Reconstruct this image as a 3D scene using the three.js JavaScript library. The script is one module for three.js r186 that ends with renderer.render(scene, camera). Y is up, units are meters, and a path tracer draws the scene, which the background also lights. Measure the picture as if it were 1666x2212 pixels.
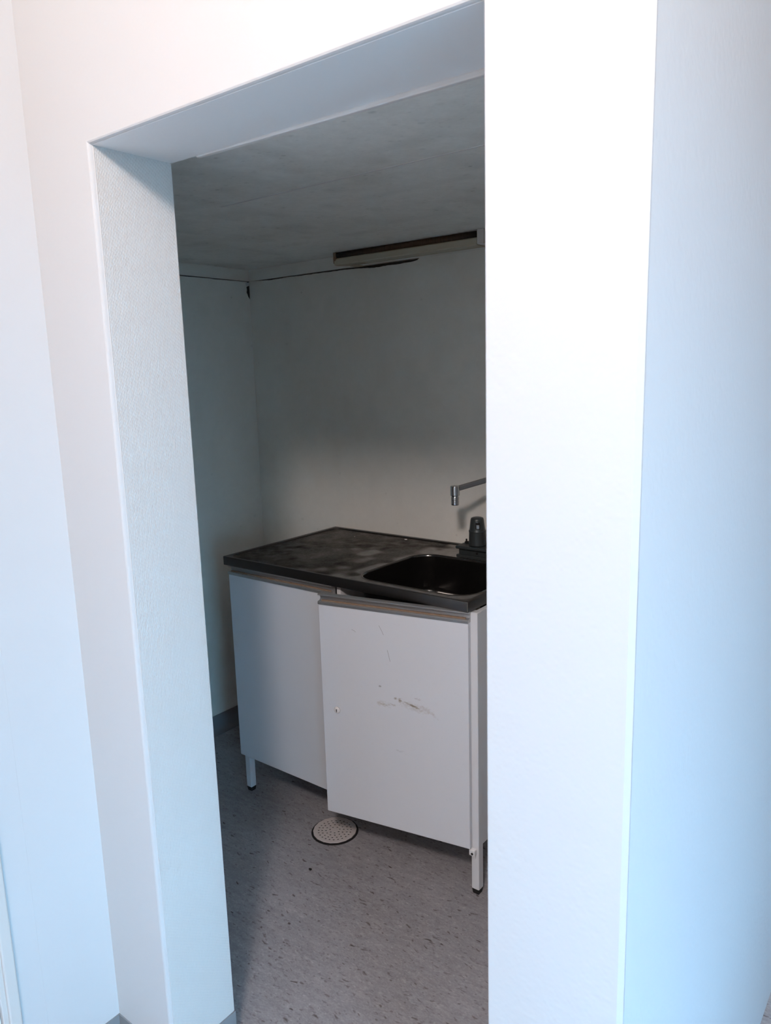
import * as THREE from 'three';
import { RoundedBoxGeometry } from 'three/addons/geometries/RoundedBoxGeometry.js';
import { mergeGeometries, mergeVertices, toCreasedNormals } from 'three/addons/utils/BufferGeometryUtils.js';

// ------------------------------------------------------------------ camera, sky, light, exposure
const scene = new THREE.Scene();
const camera = new THREE.PerspectiveCamera(2 * Math.atan(1106 / 1633.9) * 180 / Math.PI, 1666 / 2212, 0.05, 60);
camera.position.set(0, 1.52, 0);
camera.rotation.order = 'YXZ';
camera.rotation.set(-10.469 * Math.PI / 180, 38.029 * Math.PI / 180, -1.6435 * Math.PI / 180);
camera.focus = 2.5;
camera.userData.fStop = 14;

const renderer = new THREE.WebGLRenderer();
renderer.toneMapping = THREE.LinearToneMapping;
renderer.toneMappingExposure = 1.0;
renderer.shadowMap.enabled = true;

scene.background = new THREE.Color().setRGB(0.23, 0.61, 1.0);      // clear blue northern sky, enters only through the hall window
scene.backgroundIntensity = 18.5;

const LAMP = { pos: [0.04, 2.61, 0.56], intensity: 9.2, color: new THREE.Color().setRGB(1.0, 0.885, 0.85), radius: 0.13 };

// ------------------------------------------------------------------ helpers
let seed = 20240611;
const rnd = () => { seed = (seed * 1664525 + 1013904223) >>> 0; return seed / 4294967296; };
const taken = new Set();
function numbered(n) { let k = n, i = 0; while (taken.has(k)) k = n + '_' + String(++i).padStart(3, '0'); taken.add(k); return k; }
const V2 = (x, y) => new THREE.Vector2(x, y);

// texture coordinates in metres, picked by the way each face points
function uvMetres(g) {
  const p = g.attributes.position, n = g.attributes.normal, uv = new Float32Array(p.count * 2);
  for (let i = 0; i < p.count; i++) {
    const ax = Math.abs(n.getX(i)), ay = Math.abs(n.getY(i)), az = Math.abs(n.getZ(i));
    const x = p.getX(i), y = p.getY(i), z = p.getZ(i);
    if (ay >= ax && ay >= az) { uv[2 * i] = x; uv[2 * i + 1] = z; }
    else if (ax >= az) { uv[2 * i] = z; uv[2 * i + 1] = y; }
    else { uv[2 * i] = x; uv[2 * i + 1] = y; }
  }
  g.setAttribute('uv', new THREE.BufferAttribute(uv, 2));
  return g;
}
function plain(g) { g = g.index ? g.toNonIndexed() : g; for (const k of Object.keys(g.attributes)) if (!['position', 'normal', 'uv'].includes(k)) g.deleteAttribute(k); return g; }
function box(x0, x1, y0, y1, z0, z1, r = 0) {
  const w = x1 - x0, h = y1 - y0, d = z1 - z0;
  const g = r > 0 ? new RoundedBoxGeometry(w, h, d, 2, Math.min(r, w / 2.01, h / 2.01, d / 2.01)) : new THREE.BoxGeometry(w, h, d);
  g.translate((x0 + x1) / 2, (y0 + y1) / 2, (z0 + z1) / 2);
  return plain(g);
}
const cyl = (r0, r1, h, seg = 28) => plain(new THREE.CylinderGeometry(r0, r1, h, seg));
function mesh(name, geos, material, parent) {
  let g = Array.isArray(geos) ? (geos.length > 1 ? mergeGeometries(geos.map(plain)) : plain(geos[0])) : plain(geos);
  uvMetres(g);
  const m = new THREE.Mesh(g, material);
  m.castShadow = m.receiveShadow = true;
  if (parent) { m.name = name; parent.add(m); } else { m.name = numbered(name); scene.add(m); }
  return m;
}
function struct(name, geos, material, label, category) {
  const m = mesh(name, geos, material);
  m.userData = { label, category, kind: 'structure' };
  return m;
}
function thing(name, label, category, pos = [0, 0, 0], group) {
  const o = new THREE.Group(); o.name = numbered(name); o.position.set(...pos); scene.add(o);
  o.userData = { label, category }; if (group) o.userData.group = group;
  return o;
}
function extrudeShape(pts, depth, bevel = 0, holes = [], seg = 3, crease = 0.7) {
  const s = pts instanceof THREE.Shape ? pts : new THREE.Shape(pts.map(p => V2(...p)));
  for (const h of holes) s.holes.push(h instanceof THREE.Path ? h : new THREE.Path(h.map(p => V2(...p))));
  const g = new THREE.ExtrudeGeometry(s, bevel ? { depth: depth - 2 * bevel, bevelEnabled: true, bevelThickness: bevel, bevelSize: bevel, bevelOffset: -bevel, bevelSegments: seg, curveSegments: 10 } : { depth, bevelEnabled: false, curveSegments: 12 });
  if (bevel) g.translate(0, 0, bevel);
  return toCreasedNormals(g, crease);
}
// a shape drawn in (x, z) and raised in y from y0
function raised(pts, y0, h, bevel = 0, holes = []) {
  const g = extrudeShape(pts, h, bevel, holes);           // shape y = -z
  g.rotateX(-Math.PI / 2); g.translate(0, y0, 0);
  return g;
}
function rrPath(x0, x1, y0, y1, r, path = new THREE.Path()) {
  path.moveTo(x0 + r, y0); path.lineTo(x1 - r, y0); path.absarc(x1 - r, y0 + r, r, -Math.PI / 2, 0);
  path.lineTo(x1, y1 - r); path.absarc(x1 - r, y1 - r, r, 0, Math.PI / 2);
  path.lineTo(x0 + r, y1); path.absarc(x0 + r, y1 - r, r, Math.PI / 2, Math.PI);
  path.lineTo(x0, y0 + r); path.absarc(x0 + r, y0 + r, r, Math.PI, 1.5 * Math.PI);
  return path;
}

// ------------------------------------------------------------------ procedural textures
function lattice(n) { const a = new Float32Array(n * n); for (let i = 0; i < a.length; i++) a[i] = rnd(); return a; }
function noiseField(size, cells, cellsY = cells) {                    // tiling value noise
  const a = new Float32Array(cells * cellsY); for (let i = 0; i < a.length; i++) a[i] = rnd();
  const out = new Float32Array(size * size), s = t => t * t * (3 - 2 * t);
  for (let y = 0; y < size; y++) {
    const fy = y / size * cellsY, iy = Math.floor(fy), ty = s(fy - iy);
    for (let x = 0; x < size; x++) {
      const fx = x / size * cells, ix = Math.floor(fx), tx = s(fx - ix);
      const g = (i, j) => a[(j % cellsY) * cells + (i % cells)];
      out[y * size + x] = (g(ix, iy) * (1 - tx) + g(ix + 1, iy) * tx) * (1 - ty) + (g(ix, iy + 1) * (1 - tx) + g(ix + 1, iy + 1) * tx) * ty;
    }
  }
  return out;
}
function dataTex(size, fn, srgb, metres) {
  const d = new Uint8Array(size * size * 4);
  for (let i = 0; i < size * size; i++) { const c = fn(i, i % size, (i / size) | 0); d[4 * i] = c[0]; d[4 * i + 1] = c[1]; d[4 * i + 2] = c[2]; d[4 * i + 3] = 255; }
  const t = new THREE.DataTexture(d, size, size);
  t.wrapS = t.wrapT = THREE.RepeatWrapping; t.magFilter = THREE.LinearFilter; t.minFilter = THREE.LinearMipmapLinearFilter; t.generateMipmaps = true;
  t.repeat.set(1 / metres, 1 / metres);
  if (srgb) t.colorSpace = THREE.SRGBColorSpace;
  t.needsUpdate = true;
  return t;
}
const clamp8 = v => v < 0 ? 0 : v > 255 ? 255 : v;

// roller-stippled paint: grain of 5 to 10 mm, in 0.6 m tiles
const stipple = (() => {
  const S = 1024, a = noiseField(S, 64), b = noiseField(S, 128), c = noiseField(S, 24);
  return dataTex(S, i => { const v = clamp8(255 * (a[i] * 0.5 + b[i] * 0.35 + c[i] * 0.15)); return [v, v, v]; }, false, 0.6);
})();
// woven glass-fibre wallpaper: short upright threads stepping diagonally
const weave = (() => {
  const S = 1024, M = 0.336, w = noiseField(S, 128), P = 0.0032, Q = 0.0070;
  return dataTex(S, (i, x, y) => {
    const u = x / S * M, v = y / S * M, k = Math.floor(u / P), fu = u / P - k;
    const t = v / Q - k / 3, fv = t - Math.floor(t);
    const h = Math.pow(Math.sin(Math.PI * fu), 0.8) * (0.25 + 0.75 * Math.pow(Math.sin(Math.PI * fv), 1.2)) * (0.8 + 0.4 * w[i]);
    const q = clamp8(h * 230); return [q, q, q];
  }, false, M);
})();
// directional vinyl: grey ground, dark and pale dashes running along x
const vinyl = (() => {
  const S = 2048, M = 2.0, d = new Float32Array(S * S), hue = new Float32Array(S * S);
  const a = noiseField(S, 12), b = noiseField(S, 96, 384), c = noiseField(S, 512, 1024), e = noiseField(S, 40, 160);
  const wrap = v => ((v % S) + S) % S;
  function dash(n, lenMin, lenMax, wid, amp, warm) {
    for (let k = 0; k < n; k++) {
      const cx = rnd() * S, cy = rnd() * S, L = lenMin + (lenMax - lenMin) * rnd() * rnd(), W = wid * (0.6 + 0.8 * rnd()), A = amp * (0.3 + 0.7 * rnd()), tilt = (rnd() - 0.5) * 0.5, ph = rnd() * 9;
      for (let s = -L / 2; s <= L / 2; s += 0.7) {
        const f = 1 - Math.pow(Math.abs(2 * s / L), 3), w2 = W * (0.5 + 0.7 * Math.abs(Math.sin(s * 0.13 + ph)));
        for (let t = -w2; t <= w2; t += 0.7) {
          const X = wrap(Math.round(cx + s)), Y = wrap(Math.round(cy + s * tilt + t + 1.5 * Math.sin(s * 0.2 + ph)));
          const j = Y * S + X, v = A * f * (1 - Math.abs(t) / (w2 + 1));
          if (Math.abs(v) > Math.abs(d[j])) { d[j] = v; hue[j] = warm; }
        }
      }
    }
  }
  dash(15000, 5, 22, 1.3, 22, 0.5); dash(9000, 5, 22, 1.5, -36, 0.7); dash(2300, 7, 30, 2.0, -66, 1); dash(330, 10, 40, 2.4, -105, 1);
  return dataTex(S, i => {
    const v = 158 + 16 * (a[i] - 0.5) + 12 * (b[i] - 0.5) + 18 * (c[i] - 0.5) + 10 * (e[i] - 0.5) + d[i];
    const w = hue[i] * Math.abs(d[i]) * 0.07;
    return [clamp8(v + w), clamp8(v - 3), clamp8(v - 1 - w)];
  }, true, M);
})();
// old distemper: greyish blotches and specks
function blotch(base, amp, specks, M = 1.6, S = 1024) {
  const a = noiseField(S, 9), b = noiseField(S, 26), c = noiseField(S, 90), e = noiseField(S, 320), sp = new Float32Array(S * S);
  for (let k = 0; k < specks; k++) {
    const cx = rnd() * S, cy = rnd() * S, r = 1 + 5 * rnd() * rnd(), A = 4 + 26 * rnd() * rnd();
    for (let y = -9; y <= 9; y++) for (let x = -9; x <= 9; x++) {
      const q = (x * x * 0.6 + y * y) / (r * r); if (q > 1) continue;
      sp[((Math.round(cy + y) + S) % S) * S + ((Math.round(cx + x) + S) % S)] -= A * (1 - q);
    }
  }
  return dataTex(S, i => {
    const m = Math.max(0, b[i] - 0.55) * 2.2;
    const v = amp * ((a[i] - 0.5) * 0.9 + (c[i] - 0.5) * 0.5 + (e[i] - 0.5) * 0.35 - m * (0.4 + c[i])) + sp[i] * (0.5 + m);
    return [clamp8(base[0] + v), clamp8(base[1] + v * 0.97), clamp8(base[2] + v)];
  }, true, M);
}
const ceilingMap = blotch([243, 241, 233], 12, 3600);
const wallMap = blotch([240, 236, 226], 5, 120);
// used steel: cloudy stains, dull patches
const steelMap = (() => {                              // 1.2 m tile centred on the worktop; draining half painted darker for its dim reflections, with brownish stains
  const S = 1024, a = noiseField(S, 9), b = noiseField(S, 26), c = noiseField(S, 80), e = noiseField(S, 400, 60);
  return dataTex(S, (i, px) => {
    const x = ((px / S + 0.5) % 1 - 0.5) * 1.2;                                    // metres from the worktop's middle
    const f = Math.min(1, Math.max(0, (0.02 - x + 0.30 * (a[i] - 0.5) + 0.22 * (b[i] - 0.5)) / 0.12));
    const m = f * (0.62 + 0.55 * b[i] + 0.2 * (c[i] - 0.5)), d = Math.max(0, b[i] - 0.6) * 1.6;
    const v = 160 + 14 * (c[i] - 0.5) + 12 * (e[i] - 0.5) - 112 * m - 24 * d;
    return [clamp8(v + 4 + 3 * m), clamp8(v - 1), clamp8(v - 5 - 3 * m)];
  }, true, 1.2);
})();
const steelRough = (() => {
  const S = 512, a = noiseField(S, 9), b = noiseField(S, 40), c = noiseField(S, 160);
  return dataTex(S, i => { const v = clamp8(70 + 90 * a[i] * b[i] + 30 * c[i]); return [v, v, v]; }, false, 0.9);
})();

// ------------------------------------------------------------------ materials
const std = o => new THREE.MeshStandardMaterial(o);
const lin = (r, g, b) => new THREE.Color().setRGB(r, g, b);
const M = {
  paint: std({ color: lin(0.61, 0.59, 0.575), roughness: 0.62, bumpMap: stipple, bumpScale: 0.00022 }),
  paintRough: std({ color: lin(0.575, 0.58, 0.585), roughness: 0.55, bumpMap: stipple, bumpScale: 0.0005 }),
  weave: std({ color: lin(0.68, 0.645, 0.61), roughness: 0.6, bumpMap: weave, bumpScale: 0.0006 }),
  soffit: std({ color: lin(0.88, 0.86, 0.84), roughness: 0.6, bumpMap: stipple, bumpScale: 0.0002 }),
  trim: std({ color: lin(0.74, 0.70, 0.66), roughness: 0.5 }),
  casing: std({ color: lin(0.62, 0.58, 0.54), roughness: 0.5 }),
  innerWall: std({ map: wallMap, roughness: 0.8, bumpMap: stipple, bumpScale: 0.00015 }),
  innerCeiling: std({ map: ceilingMap, roughness: 0.9, bumpMap: stipple, bumpScale: 0.0003 }),
  bare: std({ color: lin(0.10, 0.09, 0.08), roughness: 1 }),
  plaster: std({ color: lin(0.55, 0.55, 0.53), roughness: 0.95 }),
  vinyl: std({ map: vinyl, roughness: 0.55 }),
  upturn: std({ color: lin(0.24, 0.245, 0.25), roughness: 0.6 }),
  laminate: new THREE.MeshPhysicalMaterial({ color: lin(0.78, 0.80, 0.83), roughness: 0.42 }),
  enamel: std({ color: lin(0.76, 0.77, 0.79), roughness: 0.4 }),
  board: std({ color: lin(0.42, 0.36, 0.30), roughness: 0.9 }),
  alu: std({ color: lin(0.50, 0.50, 0.50), roughness: 0.42, metalness: 0.75 }),
  grime: std({ color: lin(0.27, 0.18, 0.12), roughness: 0.95 }),
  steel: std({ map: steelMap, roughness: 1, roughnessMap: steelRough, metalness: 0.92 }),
  bowl: std({ color: lin(0.13, 0.125, 0.12), roughness: 0.15, metalness: 0.95 }),
  steelEdge: std({ color: lin(0.085, 0.083, 0.082), roughness: 0.34, metalness: 0.92 }),
  chrome: std({ color: lin(0.62, 0.62, 0.62), roughness: 0.14, metalness: 1 }),
  tarnish: std({ color: lin(0.30, 0.29, 0.28), roughness: 0.32, metalness: 0.9 }),
  gunmetal: std({ color: lin(0.055, 0.065, 0.067), roughness: 0.35, metalness: 0.35 }),
  rubber: std({ color: lin(0.012, 0.012, 0.013), roughness: 0.8 }),
  dark: std({ color: lin(0.01, 0.01, 0.01), roughness: 0.9 }),
  plastic: std({ color: lin(0.86, 0.85, 0.85), roughness: 0.35 }),
  drain: std({ color: lin(0.66, 0.60, 0.57), roughness: 0.5 }),
  fixture: std({ color: lin(0.56, 0.50, 0.38), roughness: 0.55 }),
  globe: std({ color: lin(0.9, 0.88, 0.85), roughness: 0.4, emissive: lin(1.0, 0.9, 0.83), emissiveIntensity: 1.2 }),
  ground: std({ color: lin(0.16, 0.17, 0.16), roughness: 1 }),
  hallPaint: std({ color: lin(0.55, 0.53, 0.50), roughness: 0.8, bumpMap: stipple, bumpScale: 0.0002 }),
  glass: new THREE.MeshPhysicalMaterial({ color: 0xffffff, roughness: 0, transmission: 1, thickness: 0, ior: 1.5 }),
};

// ------------------------------------------------------------------ plan (metres)
const XJ = -1.232, XP = -0.46, XR = -0.271, ZF = -0.785, ZB = -0.955, HEAD = 1.915;      // doorway
const KL = -2.487, KB = -2.286, KC = 1.96;                                             // kitchenette: left wall, back wall, ceiling
const HL = -1.43, HR = 1.45, HB = 2.1, HC = 2.8, HE = -2.75;                           // hall

// ------------------------------------------------------------------ floor, ceilings, walls
struct('floor', box(-2.75, 1.95, -0.12, 0, -2.95, 2.3), M.vinyl, 'grey flecked sheet vinyl floor running through the doorway', 'floor');

const ceil = struct('ceiling', box(KL - 0.1, XP, KC, KC + 0.08, KB - 0.15, ZB), M.innerCeiling, 'low stained grey-white ceiling inside the kitchenette', 'ceiling');
{ const s = mesh('board_seam', box(-1.62, XP, KC - 0.0012, KC + 0.002, -1.4085, -1.4045), M.trim, ceil); s.rotation.y = 0.0; }
struct('ceiling_hall', box(HL - 0.1, HR + 0.1, HC, HC + 0.1, HE - 0.1, HB + 0.1), M.paint, 'white ceiling of the hall above the doorway', 'ceiling');

// front wall with the doorway
const wf = struct('wall_front', (() => {
  const g = extrudeShape([[KL - 0.12, 0], [XJ, 0], [XJ, HEAD], [XP - 0.0001, HEAD], [XP - 0.0001, HC], [KL - 0.12, HC]], ZF - ZB, 0.007, [], 4);
  g.translate(0, 0, ZB); return g;
})(), M.paint, 'white painted wall around and above the doorless opening', 'wall');
{ const p = mesh('jamb_wallpaper', box(XJ - 0.001, XJ + 0.0009, 0.082, HEAD - 0.0005, ZB + 0.001, ZF - 0.009), M.weave, wf); p.userData.label = 'white woven-texture wallpaper on the door jamb'; }
mesh('soffit_board', box(XJ + 0.001, XP, HEAD - 0.0006, HEAD + 0.002, ZB + 0.0005, ZF - 0.0075), M.soffit, wf);

// partition ending in the broad white pier on the right
struct('wall_right', (() => {
  const s = new THREE.Shape(), r = 0.012;                // (x, -z)
  s.moveTo(XP, -ZF + 0.002); s.lineTo(XP + 0.002, -ZF); s.lineTo(XR - r, -ZF); s.absarc(XR - r, -ZF + r, r, -Math.PI / 2, 0);
  s.lineTo(XR, -HE + 0.1); s.lineTo(XP, -HE + 0.1); s.closePath();
  return raised(s, 0, HC);
})(), M.paintRough, 'broad white roughcast-painted pier to the right of the doorway', 'wall');

// torn-topped lining sheets inside the kitchenette in front of a dark cavity
const bandY = 1.914;
const wb = struct('wall_back', box(KL - 0.1, XP, 0, KC + 0.05, KB - 0.15, KB - 0.022), M.bare, 'grey-white back wall of the kitchenette behind the sink', 'wall');
{
  const top = [];
  const pts = [[KL, 1.9135], [-2.46, 1.9135], [-2.40, 1.9094], [-2.36, 1.9079], [-2.30, 1.9089], [-2.24, 1.9099], [-2.18, 1.9084], [-2.1, 1.9089], [-2.02, 1.9079], [-1.96, 1.9084], [-1.90, 1.9069], [-1.86, 1.9049], [-1.83, 1.9019], [-1.79, 1.9009], [-1.74, 1.9029], [-1.70, 1.9019], [-1.66, 1.9034], [-1.63, 1.9044], [-1.612, 1.9074], [-1.602, 1.9155], [-1.585, 1.9210], [-1.572, 1.9260], [-1.56, 1.9135], [XP, 1.9135]];
  for (let i = 0; i < pts.length; i++) {
    top.push(pts[i]);
    if (i < pts.length - 1) { const [a, b] = [pts[i], pts[i + 1]], n = Math.min(6, Math.floor((b[0] - a[0]) / 0.008)); for (let k = 1; k < n; k++) top.push([a[0] + (b[0] - a[0]) * k / n, a[1] + (b[1] - a[1]) * k / n + (i < 21 ? (rnd() - 0.5) * 0.0012 : 0)]); }
  }
  const g = extrudeShape([[KL, 0], ...top, [XP, 0]], 0.004, 0); g.translate(0, 0, KB - 0.004);
  mesh('wall_lining', g, M.innerWall, wb);
}
const wl = struct('wall_left_inner', box(KL - 0.15, KL - 0.022, 0, KC + 0.05, KB - 0.15, ZB), M.bare, 'shadowed grey side wall of the kitchenette behind the left jamb', 'wall');
{
  const top = [[ZB, 1.9095]];                          // drawn in (z, y)
  for (let z = ZB - 0.03; z > KB + 0.02; z -= 0.02) top.push([z, 1.9095 + (rnd() - 0.5) * 0.0022 + (z < -2.15 ? 0.0015 : 0)]);
  // ragged hole where the lining has torn in the corner
  top.push([KB + 0.012, 1.911], [KB + 0.010, 1.905], [KB + 0.006, 1.900], [KB + 0.010, 1.894], [KB + 0.016, 1.890], [KB + 0.014, 1.878], [KB + 0.017, 1.868], [KB + 0.013, 1.862], [KB + 0.009, 1.851], [KB + 0.001, 1.842], [KB, 1.84]);
  const g = extrudeShape([[ZB, 0], ...top, [KB, 0]].map(([z, y]) => [-z, y]), 0.004, 0);
  g.rotateY(Math.PI / 2); g.translate(KL - 0.004, 0, 0);
  mesh('wall_lining', g, M.innerWall, wl);
  const f = extrudeShape([[0, 0], [0.014, 0.004], [0.017, -0.006], [0.010, -0.013], [0.003, -0.009]], 0.0015, 0);
  f.rotateY(Math.PI / 2 - 0.5); f.translate(KL + 0.002, 1.905, KB + 0.022);
  mesh('torn_flap', f, M.plaster, wl);
}
// paper band between lining and ceiling
struct('trim_1', box(KL, XP, bandY, KC, KB - 0.022, KB + 0.0005), M.innerWall, 'pale paper band along the top of the kitchenette back wall', 'trim');
struct('trim_2', box(KL - 0.022, KL + 0.0005, bandY, KC, KB, ZB), M.innerWall, 'pale paper band along the top of the kitchenette side wall', 'trim');
// wedge-shaped fillet where the soffit meets the kitchenette ceiling
struct('trim_3', (() => {
  const g = extrudeShape([[-1.16, HEAD - 0.0025], [-1.0, HEAD - 0.0045], [-0.8, HEAD - 0.0065], [XP, HEAD - 0.0095], [XP, KC], [-1.16, KC]], 0.010, 0.002);
  g.translate(0, 0, ZB - 0.0105); return g;
})(), M.trim, 'thin pinkish wooden fillet along the back of the doorway soffit', 'trim');

// hall: left wall with a door in it, far walls, window wall on the right
const DZ0 = -0.553, DZ1 = 0.33, DH = 1.98;
const whl = struct('wall_left', (() => {
  const g = extrudeShape([[-HB - 0.1, 0], [-HB - 0.1, HC], [-ZF + 0.05, HC], [-ZF + 0.05, 0], [-DZ0, 0], [-DZ0, DH], [-DZ1, DH], [-DZ1, 0]], 0.12, 0);
  g.rotateY(Math.PI / 2); g.translate(HL - 0.12, 0, 0); return g;       // shape x = -z
})(), M.paint, 'smooth white hall wall at the left edge of the picture', 'wall');
mesh('wallpaper_sheet', box(HL - 0.001, HL + 0.0005, 0.08, HC, ZF - 0.001, -0.626), M.paint, whl);
struct('trim_4', [
  box(HL - 0.1, HL + 0.012, 0, DH + 0.03, DZ0 - 0.02, DZ0 + 0.004, 0.004), box(HL - 0.1, HL + 0.005, 0, DH + 0.03, DZ0 + 0.003, DZ0 + 0.014, 0.002),
  box(HL - 0.1, HL + 0.012, 0, DH + 0.03, DZ1 - 0.004, DZ1 + 0.02, 0.004), box(HL - 0.1, HL + 0.012, DH - 0.004, DH + 0.03, DZ0 - 0.02, DZ1 + 0.02, 0.004)],
M.casing, 'narrow beige door casing low at the left picture edge', 'trim');
const d1 = struct('door_1', box(HL - 0.045, HL - 0.004, 0.008, DH - 0.006, DZ0 + 0.015, DZ1 - 0.006, 0.002), M.enamel, 'glossy white door leaf at the lower left picture corner', 'door');
mesh('handle', (() => { const a = cyl(0.009, 0.009, 0.11, 14); a.rotateX(Math.PI / 2); a.translate(HL + 0.045, 1.02, 0.2); const b = cyl(0.009, 0.009, 0.05, 14); b.rotateZ(Math.PI / 2); b.translate(HL + 0.02, 1.02, 0.25); return [a, b]; })(), M.chrome, d1);

struct('wall_hall_rear', box(HL - 0.12, HR + 0.1, 0, HC, HB, HB + 0.12), M.hallPaint, 'white hall wall behind the viewer', 'wall');
struct('wall_hall_end', box(XR - 0.2, HR + 0.1, 0, HC, HE - 0.12, HE), M.hallPaint, 'white end wall of the passage beside the pier', 'wall');
const WZ0 = -0.48, WZ1 = 0.98, WY0 = 0.35, WY1 = 1.85;
struct('wall_hall_right', (() => {
  const g = extrudeShape([[-HB - 0.1, 0], [-HB - 0.1, HC], [-HE + 0.1, HC], [-HE + 0.1, 0]], 0.2, 0, [[[-WZ1, WY0], [-WZ0, WY0], [-WZ0, WY1], [-WZ1, WY1]]]);
  g.rotateY(Math.PI / 2); g.translate(HR, 0, 0); return g;
})(), M.hallPaint, 'white hall wall with the window, right of the viewer', 'wall');
const win = new THREE.Group(); win.name = numbered('window_1'); scene.add(win);
win.userData = { label: 'tall white-framed window in the hall, right of the viewer', category: 'window', kind: 'structure' };
mesh('window_frame', [box(HR + 0.06, HR + 0.12, WY0, WY0 + 0.05, WZ0, WZ1), box(HR + 0.06, HR + 0.12, WY1 - 0.05, WY1, WZ0, WZ1), box(HR + 0.06, HR + 0.12, WY0, WY1, WZ0, WZ0 + 0.05), box(HR + 0.06, HR + 0.12, WY0, WY1, WZ1 - 0.05, WZ1), box(HR + 0.06, HR + 0.12, WY0, WY1, 0.225, 0.275)], M.enamel, win);
mesh('window_sill', box(HR - 0.04, HR + 0.06, WY0 - 0.025, WY0 + 0.004, WZ0 - 0.04, WZ1 + 0.04, 0.004), M.enamel, win);
for (const [a, b] of [[WZ0 + 0.05, 0.225], [0.275, WZ1 - 0.05]]) {
  const p = new THREE.Mesh(new THREE.PlaneGeometry(b - a, WY1 - WY0 - 0.1), M.glass); p.name = 'pane'; p.rotation.y = -Math.PI / 2; p.position.set(HR + 0.09, (WY0 + WY1) / 2, (a + b) / 2); win.add(p);
}
struct('ground', box(HR + 0.25, 40, -0.8, -0.6, -30, 30), M.ground, 'dark yard outside the hall window', 'ground');

// vinyl turned up against the walls
function upturn(name, len, label, h = 0.08) {
  const t = 0.003, R = 0.028, pts = [[0, 0], [0, h], [t, h], [t, t + R]];
  for (let k = 1; k <= 6; k++) { const a = Math.PI + k / 6 * Math.PI / 2; pts.push([t + R + R * Math.cos(a), t + R + R * Math.sin(a)]); }
  pts.push([t + R, 0]);
  const m = struct(name, extrudeShape(pts, len, 0, [], 1, 0.9), M.upturn, label, 'baseboard');
  return m;                                            // profile in (x, y), runs along +z, back at x = 0
}
{ let b = upturn('baseboard_left', HB - ZF, 'grey vinyl upturn along the hall left wall', 0.094); b.geometry.scale(1, 1, (DZ0 - 0.02 - ZF) / (HB - ZF)); b.position.set(HL, 0, ZF); }
{ let b = upturn('baseboard_front', XJ - HL, 'grey vinyl upturn below the narrow wall beside the doorway', 0.094); b.rotation.y = -Math.PI / 2; b.position.set(XJ, 0, ZF); b.scale.z = 1; }
{ let b = upturn('baseboard_jamb', ZF - ZB + 0.002, 'grey vinyl upturn at the foot of the left door jamb'); b.position.set(XJ, 0, ZB - 0.001); }
{ let b = upturn('baseboard_inner_left', ZB - KB, 'grey vinyl upturn along the kitchenette side wall'); b.position.set(KL, 0, KB); }
{ let b = upturn('baseboard_back', XP - KL, 'grey vinyl upturn along the kitchenette back wall'); b.rotation.y = -Math.PI / 2; b.position.set(XP, 0, KB); }

// ------------------------------------------------------------------ hall ceiling lamp
{
  const [lx, ly, lz] = LAMP.pos;
  const t = thing('ceiling_lamp', 'opal globe lamp hanging from the hall ceiling above the viewer', 'lamp', [lx, ly, lz]);
  const s = new THREE.Mesh(new THREE.SphereGeometry(LAMP.radius + 0.015, 40, 24), M.globe); s.name = 'globe'; t.add(s);
  const st = mesh('stem', (() => { const c = cyl(0.012, 0.012, HC - ly - 0.09, 16); c.translate(0, (HC - ly + 0.085) / 2, 0); return c; })(), M.enamel, t);
  mesh('canopy', (() => { const c = cyl(0.05, 0.06, 0.03, 28); c.translate(0, HC - ly - 0.0155, 0); return c; })(), M.enamel, t);
  const L = new THREE.PointLight(LAMP.color, LAMP.intensity); L.name = 'bulb'; L.castShadow = true; L.shadow.radius = LAMP.radius / 0.02; t.add(L);
}

// ------------------------------------------------------------------ sink cabinet
const CX0 = -2.030, CX1 = -1.028, CZF = -1.708, CZB = -2.275, CT = 0.866, CB0 = 0.155;
const cab = thing('sink_cabinet', 'white two-door sink cabinet on square legs, right door ajar', 'cabinet', [(CX0 + CX1) / 2, 0, (CZF + CZB) / 2]);
const cOff = g => { (Array.isArray(g) ? g : [g]).forEach(q => q.translate(-cab.position.x, 0, -cab.position.z)); return g; };
mesh('side_panel', cOff(box(CX1 - 0.0165, CX1 - 0.0012, CB0, CT, CZB + 0.025, CZF - 0.025, 0.001)), M.enamel, cab);
mesh('side_panel', cOff(box(CX0 + 0.0012, CX0 + 0.0165, CB0, CT, CZB + 0.025, CZF - 0.025, 0.001)), M.enamel, cab);
mesh('bottom_panel', cOff(box(CX0 + 0.017, CX1 - 0.017, CB0 + 0.004, CB0 + 0.02, CZB + 0.01, CZF - 0.004)), M.enamel, cab);
mesh('back_panel', cOff(box(CX0 + 0.017, CX1 - 0.017, CB0 + 0.02, CT - 0.02, CZB, CZB + 0.006)), M.board, cab);
mesh('divider', cOff(box(-1.5385, -1.5225, CB0 + 0.02, CT - 0.002, CZB + 0.01, CZF + 0.001, 0.001)), M.plastic, cab);
mesh('top_rail', cOff(box(CX0 + 0.026, CX1 - 0.026, CT - 0.012, CT - 0.001, CZF - 0.06, CZF - 0.02)), M.board, cab);
for (const [lx, lz] of [[CX1 - 0.025, CZF - 0.025], [CX0, CZF - 0.025], [CX1 - 0.025, CZB], [CX0, CZB]]) {
  const l = mesh('leg', cOff(box(lx, lx + 0.025, 0.016, CT, lz, lz + 0.025, 0.0022)), M.enamel, cab);
  mesh('foot', cOff((() => { const c = plain(new THREE.CylinderGeometry(0.0168, 0.0135, 0.0175, 4, 1)); c.rotateY(Math.PI / 4); c.translate(lx + 0.0125, 0.00875, lz + 0.0125); return c; })()), M.rubber, l);
}

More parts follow.
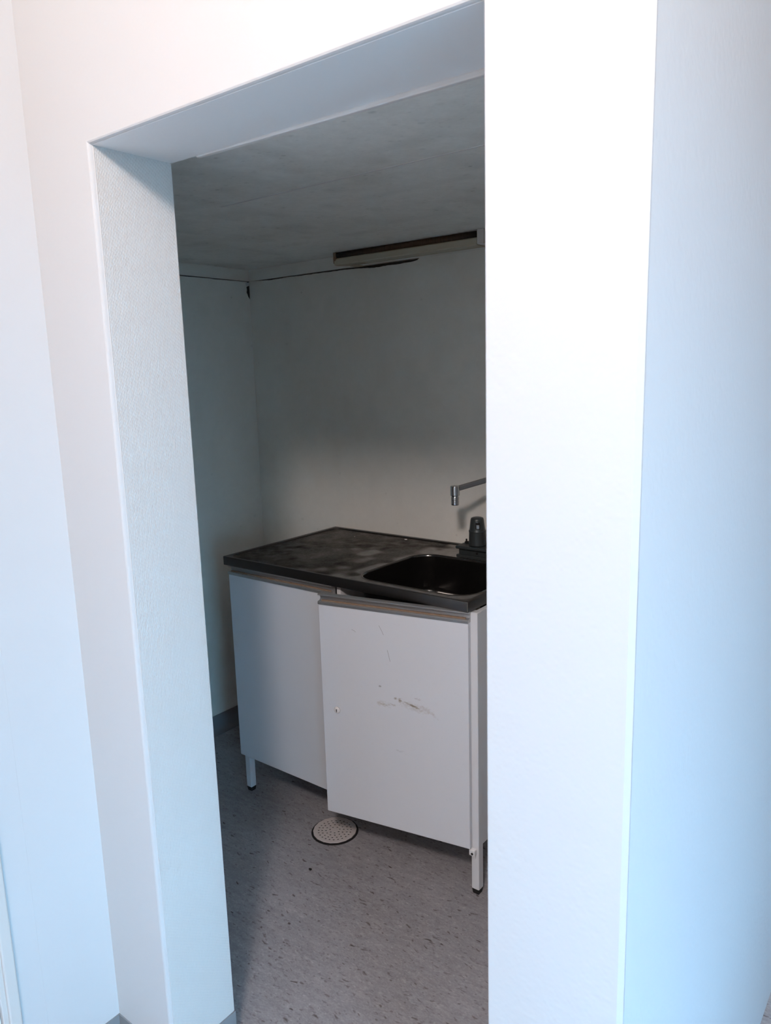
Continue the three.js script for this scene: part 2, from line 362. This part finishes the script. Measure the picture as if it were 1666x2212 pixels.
// grip strip: extruded aluminium channel along the top of a door; drawn in (z, y), runs along +x
function gripGeometry(len) {
  const pts = [[-0.018, 0], [0.0025, 0], [0.0035, 0.0015], [0.0035, 0.0075], [0.0015, 0.0095], [-0.009, 0.0105], [-0.0125, 0.013], [-0.0135, 0.018], [-0.012, 0.0225], [-0.004, 0.0262], [0.0005, 0.0272], [0.002, 0.0285], [0.002, 0.031], [0.0005, 0.032], [-0.018, 0.032]];
  const g = extrudeShape(pts.map(([z, y]) => [-z, y]), len, 0, [], 1, 0.6);
  g.rotateY(Math.PI / 2);                               // shape x -> -z, depth -> +x
  return g;
}
function grimeLine(len) {                               // brown dirt caught in the channel
  const n = 60, pts = [];
  for (let i = 0; i <= n; i++) pts.push([len * (0.02 + 0.96 * i / n), -0.0030 - 0.002 * rnd()]);
  for (let i = n; i >= 0; i--) pts.push([len * (0.02 + 0.96 * i / n), -0.0085 - 0.002 * rnd()]);
  const g = extrudeShape(pts, 0.0042, 0); g.rotateX(-Math.PI / 2);
  const p = g.attributes.position; for (let i = 0; i < p.count; i++) p.setZ(i, -Math.abs(p.getZ(i)));
  g.computeVertexNormals(); g.translate(0, 0.0095, 0);
  return g;
}
// stains and scratches on the right-hand door (matter, copied where it lies)
const DW = 0.482, DHt = 0.684;
const doorMap = (() => {
  const W = 1024, H = 1448, c = document.createElement('canvas'); c.width = W; c.height = H; const x = c.getContext('2d');
  x.fillStyle = 'rgb(227,230,235)'; x.fillRect(0, 0, W, H);
  const P = (u, v) => [u * W, v * H];
  for (let k = 0; k < 1600; k++) { const g = 214 + 20 * rnd(); x.fillStyle = `rgba(${g},${g},${g - 3},0.12)`; x.fillRect(rnd() * W, rnd() * H, 2 + 14 * rnd(), 1 + 8 * rnd()); }
  function smear(u, v, w, h, n, col, a, tilt = 0) {
    for (let k = 0; k < n; k++) {
      const du = (rnd() + rnd() - 1), dv = (rnd() + rnd() - 1) * 0.9;
      const [px, py] = P(u + du * w / 2, v + dv * h / 2 + du * tilt);
      x.fillStyle = `rgba(${col},${a * (0.3 + 0.7 * rnd())})`;
      x.beginPath(); x.ellipse(px, py, 2 + 10 * rnd(), 1 + 3.5 * rnd(), 0.25 * (rnd() - 0.3), 0, 7); x.fill();
    }
  }
  smear(0.665, 0.404, 0.24, 0.05, 330, '158,146,130', 0.09, 0.010); smear(0.635, 0.397, 0.11, 0.012, 120, '122,110,92', 0.16, 0.01);
  smear(0.44, 0.414, 0.11, 0.034, 130, '152,141,126', 0.10); smear(0.50, 0.410, 0.05, 0.014, 26, '150,140,128', 0.12);
  smear(0.555, 0.384, 0.02, 0.03, 46, '128,116,100', 0.16); smear(0.525, 0.378, 0.015, 0.012, 22, '130,122,112', 0.15);
  smear(0.76, 0.418, 0.12, 0.02, 60, '165,152,145', 0.10, 0.02); smear(0.42, 0.337, 0.01, 0.02, 18, '130,126,122', 0.2); smear(0.67, 0.362, 0.05, 0.012, 20, '150,146,142', 0.14); smear(0.55, 0.62, 0.06, 0.01, 14, '150,150,148', 0.12);
  function scratch(pts, a) { x.strokeStyle = `rgba(96,90,86,${a})`; x.lineWidth = 2; x.beginPath(); pts.forEach(([u, v], i) => x[i ? 'lineTo' : 'moveTo'](...P(u, v))); x.stroke(); }
  scratch([[0.425, 0.06], [0.445, 0.085], [0.455, 0.10]], 0.55); scratch([[0.478, 0.165], [0.49, 0.20], [0.495, 0.215]], 0.6); scratch([[0.235, 0.096], [0.255, 0.101], [0.262, 0.106]], 0.5);
  const t = new THREE.CanvasTexture(c); t.colorSpace = THREE.SRGBColorSpace; return t;
})();
M.stained = new THREE.MeshPhysicalMaterial({ map: doorMap, roughness: 0.42 });

function doorPanel(parent, w, material, own) {
  let g = new RoundedBoxGeometry(w, DHt, 0.018, 2, 0.0018); g.translate(w / 2, DHt / 2, -0.009); g = plain(g);
  const m = mesh('panel', g, material, parent);
  if (own) { const p = g.attributes.position, uv = g.attributes.uv; for (let i = 0; i < p.count; i++) uv.setXY(i, p.getX(i) / w, p.getY(i) / DHt); }
  return m;
}
{ // left door, shut
  const d = new THREE.Group(); d.name = 'door'; cab.add(d); d.position.set(CX0 - cab.position.x, 0.153, -1.6895 - cab.position.z);
  d.userData.label = 'closed left cabinet door';
  doorPanel(d, 0.487, M.laminate, false);
  const s = mesh('grip', gripGeometry(0.487), M.alu, d); s.position.set(0, DHt, 0);
  const q = mesh('grime', grimeLine(0.487), M.grime, d); q.position.set(0, DHt, 0);
}
{ // right door, swung out a little on its right-hand hinge
  const hinge = new THREE.Vector3(-1.046, 0.154, -1.690), ang = Math.atan2(0.09, 0.474);
  const d = new THREE.Group(); d.name = 'door'; cab.add(d);
  d.position.set(hinge.x - cab.position.x, hinge.y, hinge.z - cab.position.z); d.rotation.y = ang;
  d.userData.label = 'scuffed right cabinet door standing ajar';
  const inner = (m) => { m.position.x -= DW; return m; };
  inner(doorPanel(d, DW, M.stained, true));
  inner(mesh('grip', gripGeometry(DW), M.alu, d)).position.y = DHt;
  inner(mesh('grime', grimeLine(DW), M.grime, d)).position.y = DHt;
  const lock = mesh('lock_rosette', (() => { const g = plain(new THREE.LatheGeometry([[0, 0.0058], [0.006, 0.0058], [0.0086, 0.0052], [0.0102, 0.0036], [0.0105, 0], [0, 0]].map(p => V2(...p)), 32)); g.rotateX(Math.PI / 2); g.translate(-DW + 0.052, 0.352, 0); return g; })(), M.plastic, d);
  lock.userData.label = 'round white plastic keyhole rosette';
  mesh('keyhole', [box(-DW + 0.0508, -DW + 0.0532, 0.3465, 0.3535, 0.0045, 0.0062), (() => { const c = cyl(0.0019, 0.0019, 0.0015, 14); c.rotateX(Math.PI / 2); c.translate(-DW + 0.052, 0.354, 0.0054); return c; })()], M.dark, d);
}
// lower hinge fitting below the right door
mesh('hinge', cOff([box(-1.0535, -1.034, 0.131, 0.1505, -1.7085, -1.694, 0.003), box(-1.049, -1.037, 0.118, 0.133, -1.708, -1.703, 0.002)]), M.plastic, cab);
mesh('hinge_screw', cOff((() => { const c = cyl(0.0035, 0.0035, 0.002, 12); c.rotateX(Math.PI / 2); c.translate(-1.042, 0.139, -1.6935); return c; })()), M.dark, cab);

// ------------------------------------------------------------------ steel worktop with bowl
const WX0 = -2.052, WX1 = -1.045, WZF = -1.687, WZB = KB + 0.001, WT = 0.900, WH = 0.0315;
const top = thing('sink_worktop', 'dark stained steel worktop with raised rim and pressed bowl', 'worktop', [(WX0 + WX1) / 2, WT - WH, (WZF + WZB) / 2]);
const tOff = g => { (Array.isArray(g) ? g : [g]).forEach(q => q.translate(-top.position.x, -top.position.y, -top.position.z)); return g; };
const BW = { x0: -1.489, x1: -1.071, z0: -2.101, z1: -1.728, r: 0.078 };
{
  // raised rim and turned-down edge
  const outer = rrPath(WX0, WX1, -WZF, -WZB, 0.003, new THREE.Shape());
  const rimG = raised(outer, WT - WH, WH, 0.0022, [rrPath(WX0 + 0.019, WX1 - 0.013, -WZF + 0.011, -WZB - 0.019, 0.035)]);
  mesh('rim', tOff(rimG), M.steelEdge, top);
  const sheetS = rrPath(WX0 + 0.012, WX1 - 0.008, -WZF + 0.006, -WZB - 0.012, 0.03, new THREE.Shape());
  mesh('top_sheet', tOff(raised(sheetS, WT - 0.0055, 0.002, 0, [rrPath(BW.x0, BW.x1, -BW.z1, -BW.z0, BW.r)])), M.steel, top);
  // pressed bowl
  const prof = [[-0.006, 0.0006], [-0.004, 0.0014], [-0.001, 0.0012], [0.0015, -0.0015], [0.0025, -0.006], [0.005, -0.05], [0.008, -0.11]];
  for (let k = 1; k <= 7; k++) { const a = k / 7 * Math.PI / 2; prof.push([0.008 + 0.038 * (1 - Math.cos(a)), -0.112 - 0.038 * Math.sin(a)]); }
  prof.push([0.10, -0.1525], [0.15, -0.154]);
  const ring = ins => { const p = rrPath(BW.x0 + ins, BW.x1 - ins, -BW.z1 + ins, -BW.z0 - ins, Math.max(0.012, BW.r - ins * 0.9)); const o = []; const q = Math.max(0.012, BW.r - ins * 0.9);
    const corners = [[BW.x1 - ins - q, -BW.z1 + ins + q, -Math.PI / 2], [BW.x1 - ins - q, -BW.z0 - ins - q, 0], [BW.x0 + ins + q, -BW.z0 - ins - q, Math.PI / 2], [BW.x0 + ins + q, -BW.z1 + ins + q, Math.PI]];
    for (const [cx, cy, a0] of corners) for (let k = 0; k <= 14; k++) { const a = a0 + k / 14 * Math.PI / 2; o.push([cx + q * Math.cos(a), -(cy + q * Math.sin(a))]); }
    return o; };
  const pos = [], idx = []; const rings = prof.map(([i]) => ring(i)); const N = rings[0].length;
  rings.forEach((r, k) => r.forEach(([x, z]) => pos.push(x, WT - 0.0035 + prof[k][1], z)));
  for (let k = 0; k < rings.length - 1; k++) for (let j = 0; j < N; j++) { const a = k * N + j, b = k * N + (j + 1) % N; idx.push(a, b, a + N, b, b + N, a + N); }
  const cI = pos.length / 3; pos.push((BW.x0 + BW.x1) / 2, WT - 0.159, (BW.z0 + BW.z1) / 2);
  for (let j = 0; j < N; j++) idx.push((rings.length - 1) * N + j, (rings.length - 1) * N + (j + 1) % N, cI);
  const g = new THREE.BufferGeometry(); g.setAttribute('position', new THREE.Float32BufferAttribute(pos, 3)); g.setIndex(idx); g.computeVertexNormals();
  const bowl = mesh('bowl', tOff(plain(g)), M.bowl, top);
  mesh('waste', tOff((() => { const w = plain(new THREE.LatheGeometry([[0, -0.003], [0.026, -0.003], [0.028, 0.002], [0.038, 0.0035], [0.041, 0.0015], [0.041, -0.001]].map(p => V2(...p)), 36)); w.translate((BW.x0 + BW.x1) / 2, WT - 0.1565, (BW.z0 + BW.z1) / 2); return w; })()), M.tarnish, bowl);
  // black sound-deadening coat on the outside of the bowl
  const out = prof.slice(4).map(([i, y]) => [i - 0.003, y - 0.002]), p2 = [], i2 = [];
  out.forEach(([i, y]) => ring(i).forEach(([x, z]) => p2.push(x, WT - 0.0035 + y, z)));
  for (let k = 0; k < out.length - 1; k++) for (let j = 0; j < N; j++) { const a = k * N + j, b = k * N + (j + 1) % N; i2.push(a, a + N, b, b, a + N, b + N); }
  const g2 = new THREE.BufferGeometry(); g2.setAttribute('position', new THREE.Float32BufferAttribute(p2, 3)); g2.setIndex(i2); g2.computeVertexNormals();
  mesh('bowl_coating', tOff(plain(g2)), M.rubber, top);
  // folded end seam at the front right corner
  mesh('corner_seam', tOff(box(WX1 - 0.0026, WX1 - 0.0008, WT - WH + 0.003, WT - 0.003, WZF - 0.0012, WZF + 0.0004)), M.chrome, top);
}

// ------------------------------------------------------------------ mixer tap
{
  const t = thing('mixer_tap', 'old bridge mixer tap with chrome spout behind the sink bowl', 'tap', [-1.235, WT - 0.0035, -2.150]);
  const o = g => { (Array.isArray(g) ? g : [g]).forEach(q => q.translate(-t.position.x, -t.position.y, -t.position.z)); return g; };
  const y0 = WT - 0.0035;
  mesh('base', o([box(-1.354, -1.116, y0, y0 + 0.010, -2.187, -2.113, 0.003), box(-1.348, -1.122, y0 + 0.008, y0 + 0.031, -2.180, -2.121, 0.003), box(-1.356, -1.114, y0 + 0.029, y0 + 0.040, -2.189, -2.111, 0.004)]), M.gunmetal, t);
  mesh('base_screw', o((() => { const c = cyl(0.004, 0.004, 0.003, 14); c.rotateX(Math.PI / 2); c.translate(-1.275, y0 + 0.020, -2.1195); return c; })()), M.dark, t);
  for (const kx of [-1.292, -1.178]) {
    const k = mesh('valve', o((() => { const g = plain(new THREE.LatheGeometry([[0, 0], [0.0285, 0], [0.0285, 0.004], [0.0275, 0.045], [0.0285, 0.049], [0.0285, 0.052], [0.0262, 0.054], [0.0225, 0.088], [0.0205, 0.0945], [0.014, 0.097], [0, 0.0975]].map(p => V2(...p)), 36)); g.translate(kx, y0 + 0.040, -2.150); return g; })()), M.gunmetal, t);
    const turned = g => { g.rotateY(0.62); g.translate(kx, 0, -2.150); return o(g); };
    mesh('indicator', turned(box(-0.0078, 0.0078, y0 + 0.098, y0 + 0.122, 0.018, 0.0255, 0.002)), M.dark, k);
    mesh('indicator_plate', turned(box(-0.005, 0.005, y0 + 0.101, y0 + 0.115, 0.020, 0.0262, 0.001)), M.chrome, k);
  }
  const tip = new THREE.Vector3(-1.321, 0, -2.060), joint = new THREE.Vector3(-1.235, 0, -2.150);
  const yA = 1.1385, yB = 1.168;
  mesh('riser', o((() => { const a = cyl(0.013, 0.015, yB - y0 - 0.03, 28); a.translate(joint.x, (yB + y0 + 0.04) / 2 - 0.005, joint.z); const b = cyl(0.019, 0.021, 0.035, 28); b.translate(joint.x, y0 + 0.056, joint.z); return [a, b]; })()), M.chrome, t);
  const arm = (() => {                                  // flat-sided tube
    const a = new THREE.Vector3(tip.x, yA, tip.z), b = new THREE.Vector3(joint.x, yB, joint.z), d = b.clone().sub(a), L = d.length();
    let g = new RoundedBoxGeometry(L, 0.0165, 0.013, 2, 0.003); g = plain(g); g.translate(L / 2, 0, 0);
    const m4 = new THREE.Matrix4(), X = d.clone().normalize(), Z = new THREE.Vector3().crossVectors(X, new THREE.Vector3(0, 1, 0)).normalize(), Y = new THREE.Vector3().crossVectors(Z, X);
    m4.makeBasis(X, Y, Z).setPosition(a); g.applyMatrix4(m4); return g;
  })();
  const sp = mesh('spout', o(arm), M.tarnish, t);
  mesh('spout_head', o((() => { const g = plain(new THREE.LatheGeometry([[0, -0.020], [0.0145, -0.020], [0.0155, -0.0185], [0.0155, 0.010], [0.0145, 0.012], [0, 0.0125]].map(p => V2(...p)), 36)); g.translate(tip.x, yA - 0.001, tip.z); return g; })()), M.chrome, sp);
  mesh('aerator', o((() => { const g = plain(new THREE.LatheGeometry([[0, -0.051], [0.0118, -0.051], [0.0128, -0.049], [0.0132, -0.037], [0.0125, -0.036], [0.0125, -0.0345], [0.0132, -0.0335], [0.0130, -0.024], [0.011, -0.0225], [0.011, -0.019], [0, -0.019]].map(p => V2(...p)), 36)); g.translate(tip.x, yA - 0.001, tip.z); return g; })()), M.chrome, sp);
}
{ // loose black clip lying on the mixer's base
  const t = thing('clip', 'small black plastic clip on the left end of the tap base', 'clip', [-1.338, WT + 0.0365, -2.165]);
  mesh('clip_body', [box(-0.010, 0.014, 0, 0.006, -0.006, 0.006, 0.0015)], M.dark, t);
  mesh('clip_peg', [box(-0.008, -0.004, 0.005, 0.014, -0.003, 0.003, 0.001)], M.dark, t);
}

// ------------------------------------------------------------------ floor drain
{
  const R = 0.0755, t = thing('floor_drain', 'round pale floor drain grate with small holes before the cabinet', 'drain', [-1.588, 0, -1.703]);
  const s = new THREE.Shape(); s.absarc(0, 0, R - 0.002, 0, Math.PI * 2);
  for (const [r, n, off] of [[0.017, 7, 0], [0.030, 12, 0.2], [0.043, 18, 0], [0.055, 24, 0.13]]) for (let k = 0; k < n; k++) { const a = off + k / n * 2 * Math.PI, h = new THREE.Path(); h.absarc(r * Math.cos(a), r * Math.sin(a), 0.0033, 0, Math.PI * 2, true); s.holes.push(h); }
  const g = new THREE.ExtrudeGeometry(s, { depth: 0.0014, bevelEnabled: true, bevelThickness: 0.0008, bevelSize: 0.0008, bevelOffset: -0.0008, bevelSegments: 1, curveSegments: 9 });
  g.rotateX(-Math.PI / 2); g.translate(0, 0.0035, 0);
  mesh('grate', g, M.drain, t);
  mesh('sump', (() => { const c = cyl(R - 0.004, R - 0.004, 0.0020, 48); c.translate(0, 0.0012, 0); return c; })(), M.dark, t);
  mesh('ring', plain(new THREE.LatheGeometry([[R - 0.003, 0], [R + 0.004, 0], [R + 0.003, 0.0016], [R - 0.001, 0.0022], [R - 0.003, 0.001]].map(p => V2(...p)), 64)), M.rubber, t);
}

// ------------------------------------------------------------------ burnt fluorescent lamp under the ceiling
{
  const x0 = -1.932, x1 = -1.296, zf = -2.200, t = thing('strip_lamp', 'short yellowed fluorescent strip lamp with scorched tube under the ceiling', 'lamp', [(x0 + x1) / 2, 1.9385, -2.243]);
  const o = g => { (Array.isArray(g) ? g : [g]).forEach(q => q.translate(-t.position.x, -t.position.y, -t.position.z)); return g; };
  const prof = [[KB + 0.001, 1.9185], [zf - 0.020, 1.9130], [zf - 0.003, 1.9140], [zf, 1.9170], [zf - 0.0015, 1.9350], [zf - 0.006, 1.9385], [zf - 0.040, 1.9400], [zf - 0.045, 1.9590], [KB + 0.001, 1.9590]];
  const hg = extrudeShape(prof.map(([z, y]) => [-z, y]), x1 - x0 - 0.026, 0, [], 1, 0.5); hg.rotateY(Math.PI / 2); hg.translate(x0 + 0.004, 0, 0);
  mesh('housing', o(hg), M.fixture, t);
  const tubeMap = (() => {
    const W = 512, H = 16, c = document.createElement('canvas'); c.width = W; c.height = H; const q = c.getContext('2d');
    for (let i = 0; i < W; i++) { const u = i / (W - 1), e = Math.max(Math.exp(-u * 5.5), Math.exp(-(1 - u) * 10)); const k = Math.max(0, 1 - 1.25 * e) * (0.85 + 0.3 * rnd()); q.fillStyle = `rgb(${12 + 76 * k},${10 + 56 * k},${9 + 40 * k})`; q.fillRect(i, 0, 1, H); }
    const tx = new THREE.CanvasTexture(c); tx.colorSpace = THREE.SRGBColorSpace; return tx;
  })();
  const tg = cyl(0.0105, 0.0105, x1 - x0 - 0.032, 24); tg.rotateZ(Math.PI / 2); tg.translate((x0 + x1) / 2 - 0.008, 1.9485, zf - 0.012);
  const tube = mesh('tube', o(tg), std({ map: tubeMap, roughness: 0.7 }), t);
  { const p = tube.geometry.attributes.position, uv = tube.geometry.attributes.uv, L = x1 - x0; for (let i = 0; i < p.count; i++) uv.setXY(i, p.getX(i) / L + 0.5, 0.5); }
  tube.userData.label = 'scorched brown tube, black at both ends';
  const sock = mesh('lamp_holder', o([box(x0 - 0.002, x0 + 0.012, 1.920, 1.9595, zf - 0.030, zf - 0.001, 0.002)]), M.grime, t);
  mesh('lamp_holder', o([box(x1 - 0.022, x1 - 0.012, 1.918, 1.9595, zf - 0.030, zf - 0.001, 0.002)]), M.fixture, t);
  mesh('end_bracket', o([box(x1 - 0.012, x1 + 0.012, 1.9135, 1.9597, KB + 0.002, zf + 0.014, 0.002)]), M.trim, t);
  mesh('loose_tab', o((() => { const g = box(-1.875, -1.835, 1.9065, 1.9095, -2.262, -2.226, 0.001); return g; })()), M.fixture, t);
}

// ------------------------------------------------------------------ crumbs and chips
function chip(name, label, cat, pos, s, material) {
  const g = new THREE.IcosahedronGeometry(1, 1), p = g.attributes.position, mem = {};
  for (let i = 0; i < p.count; i++) { const k = [p.getX(i), p.getY(i), p.getZ(i)].map(v => v.toFixed(3)).join(); const f = mem[k] ??= 0.7 + 0.5 * rnd(); p.setXYZ(i, p.getX(i) * f * s[0], p.getY(i) * f * s[1], p.getZ(i) * f * s[2]); }
  g.computeVertexNormals(); g.computeBoundingBox(); g.translate(0, -g.boundingBox.min.y, 0);
  const m = mesh(name, g, material); m.position.set(...pos); m.userData = { label, category: cat };
  return m;
}
chip('paint_flake', 'white paint flake on the worktop near the back wall', 'flake', [-1.655, WT - 0.0035, -2.235], [0.007, 0.0025, 0.004], M.plastic);
chip('paint_flake', 'pale flake on the right front corner of the worktop', 'flake', [-1.062, WT - 0.0035, -1.702], [0.006, 0.0012, 0.004], M.plastic);
chip('crumb', 'black crumb lying on the vinyl floor before the drain', 'crumb', [-1.515, 0, -1.505], [0.006, 0.003, 0.004], M.dark);
chip('crumb', 'pale crumb on the worktop halfway to the back wall', 'crumb', [-1.86, WT - 0.0035, -2.18], [0.003, 0.0015, 0.002], M.drain);

scene.traverse(o => { if (o.isMesh) { o.castShadow = true; o.receiveShadow = true; } });
renderer.render(scene, camera);
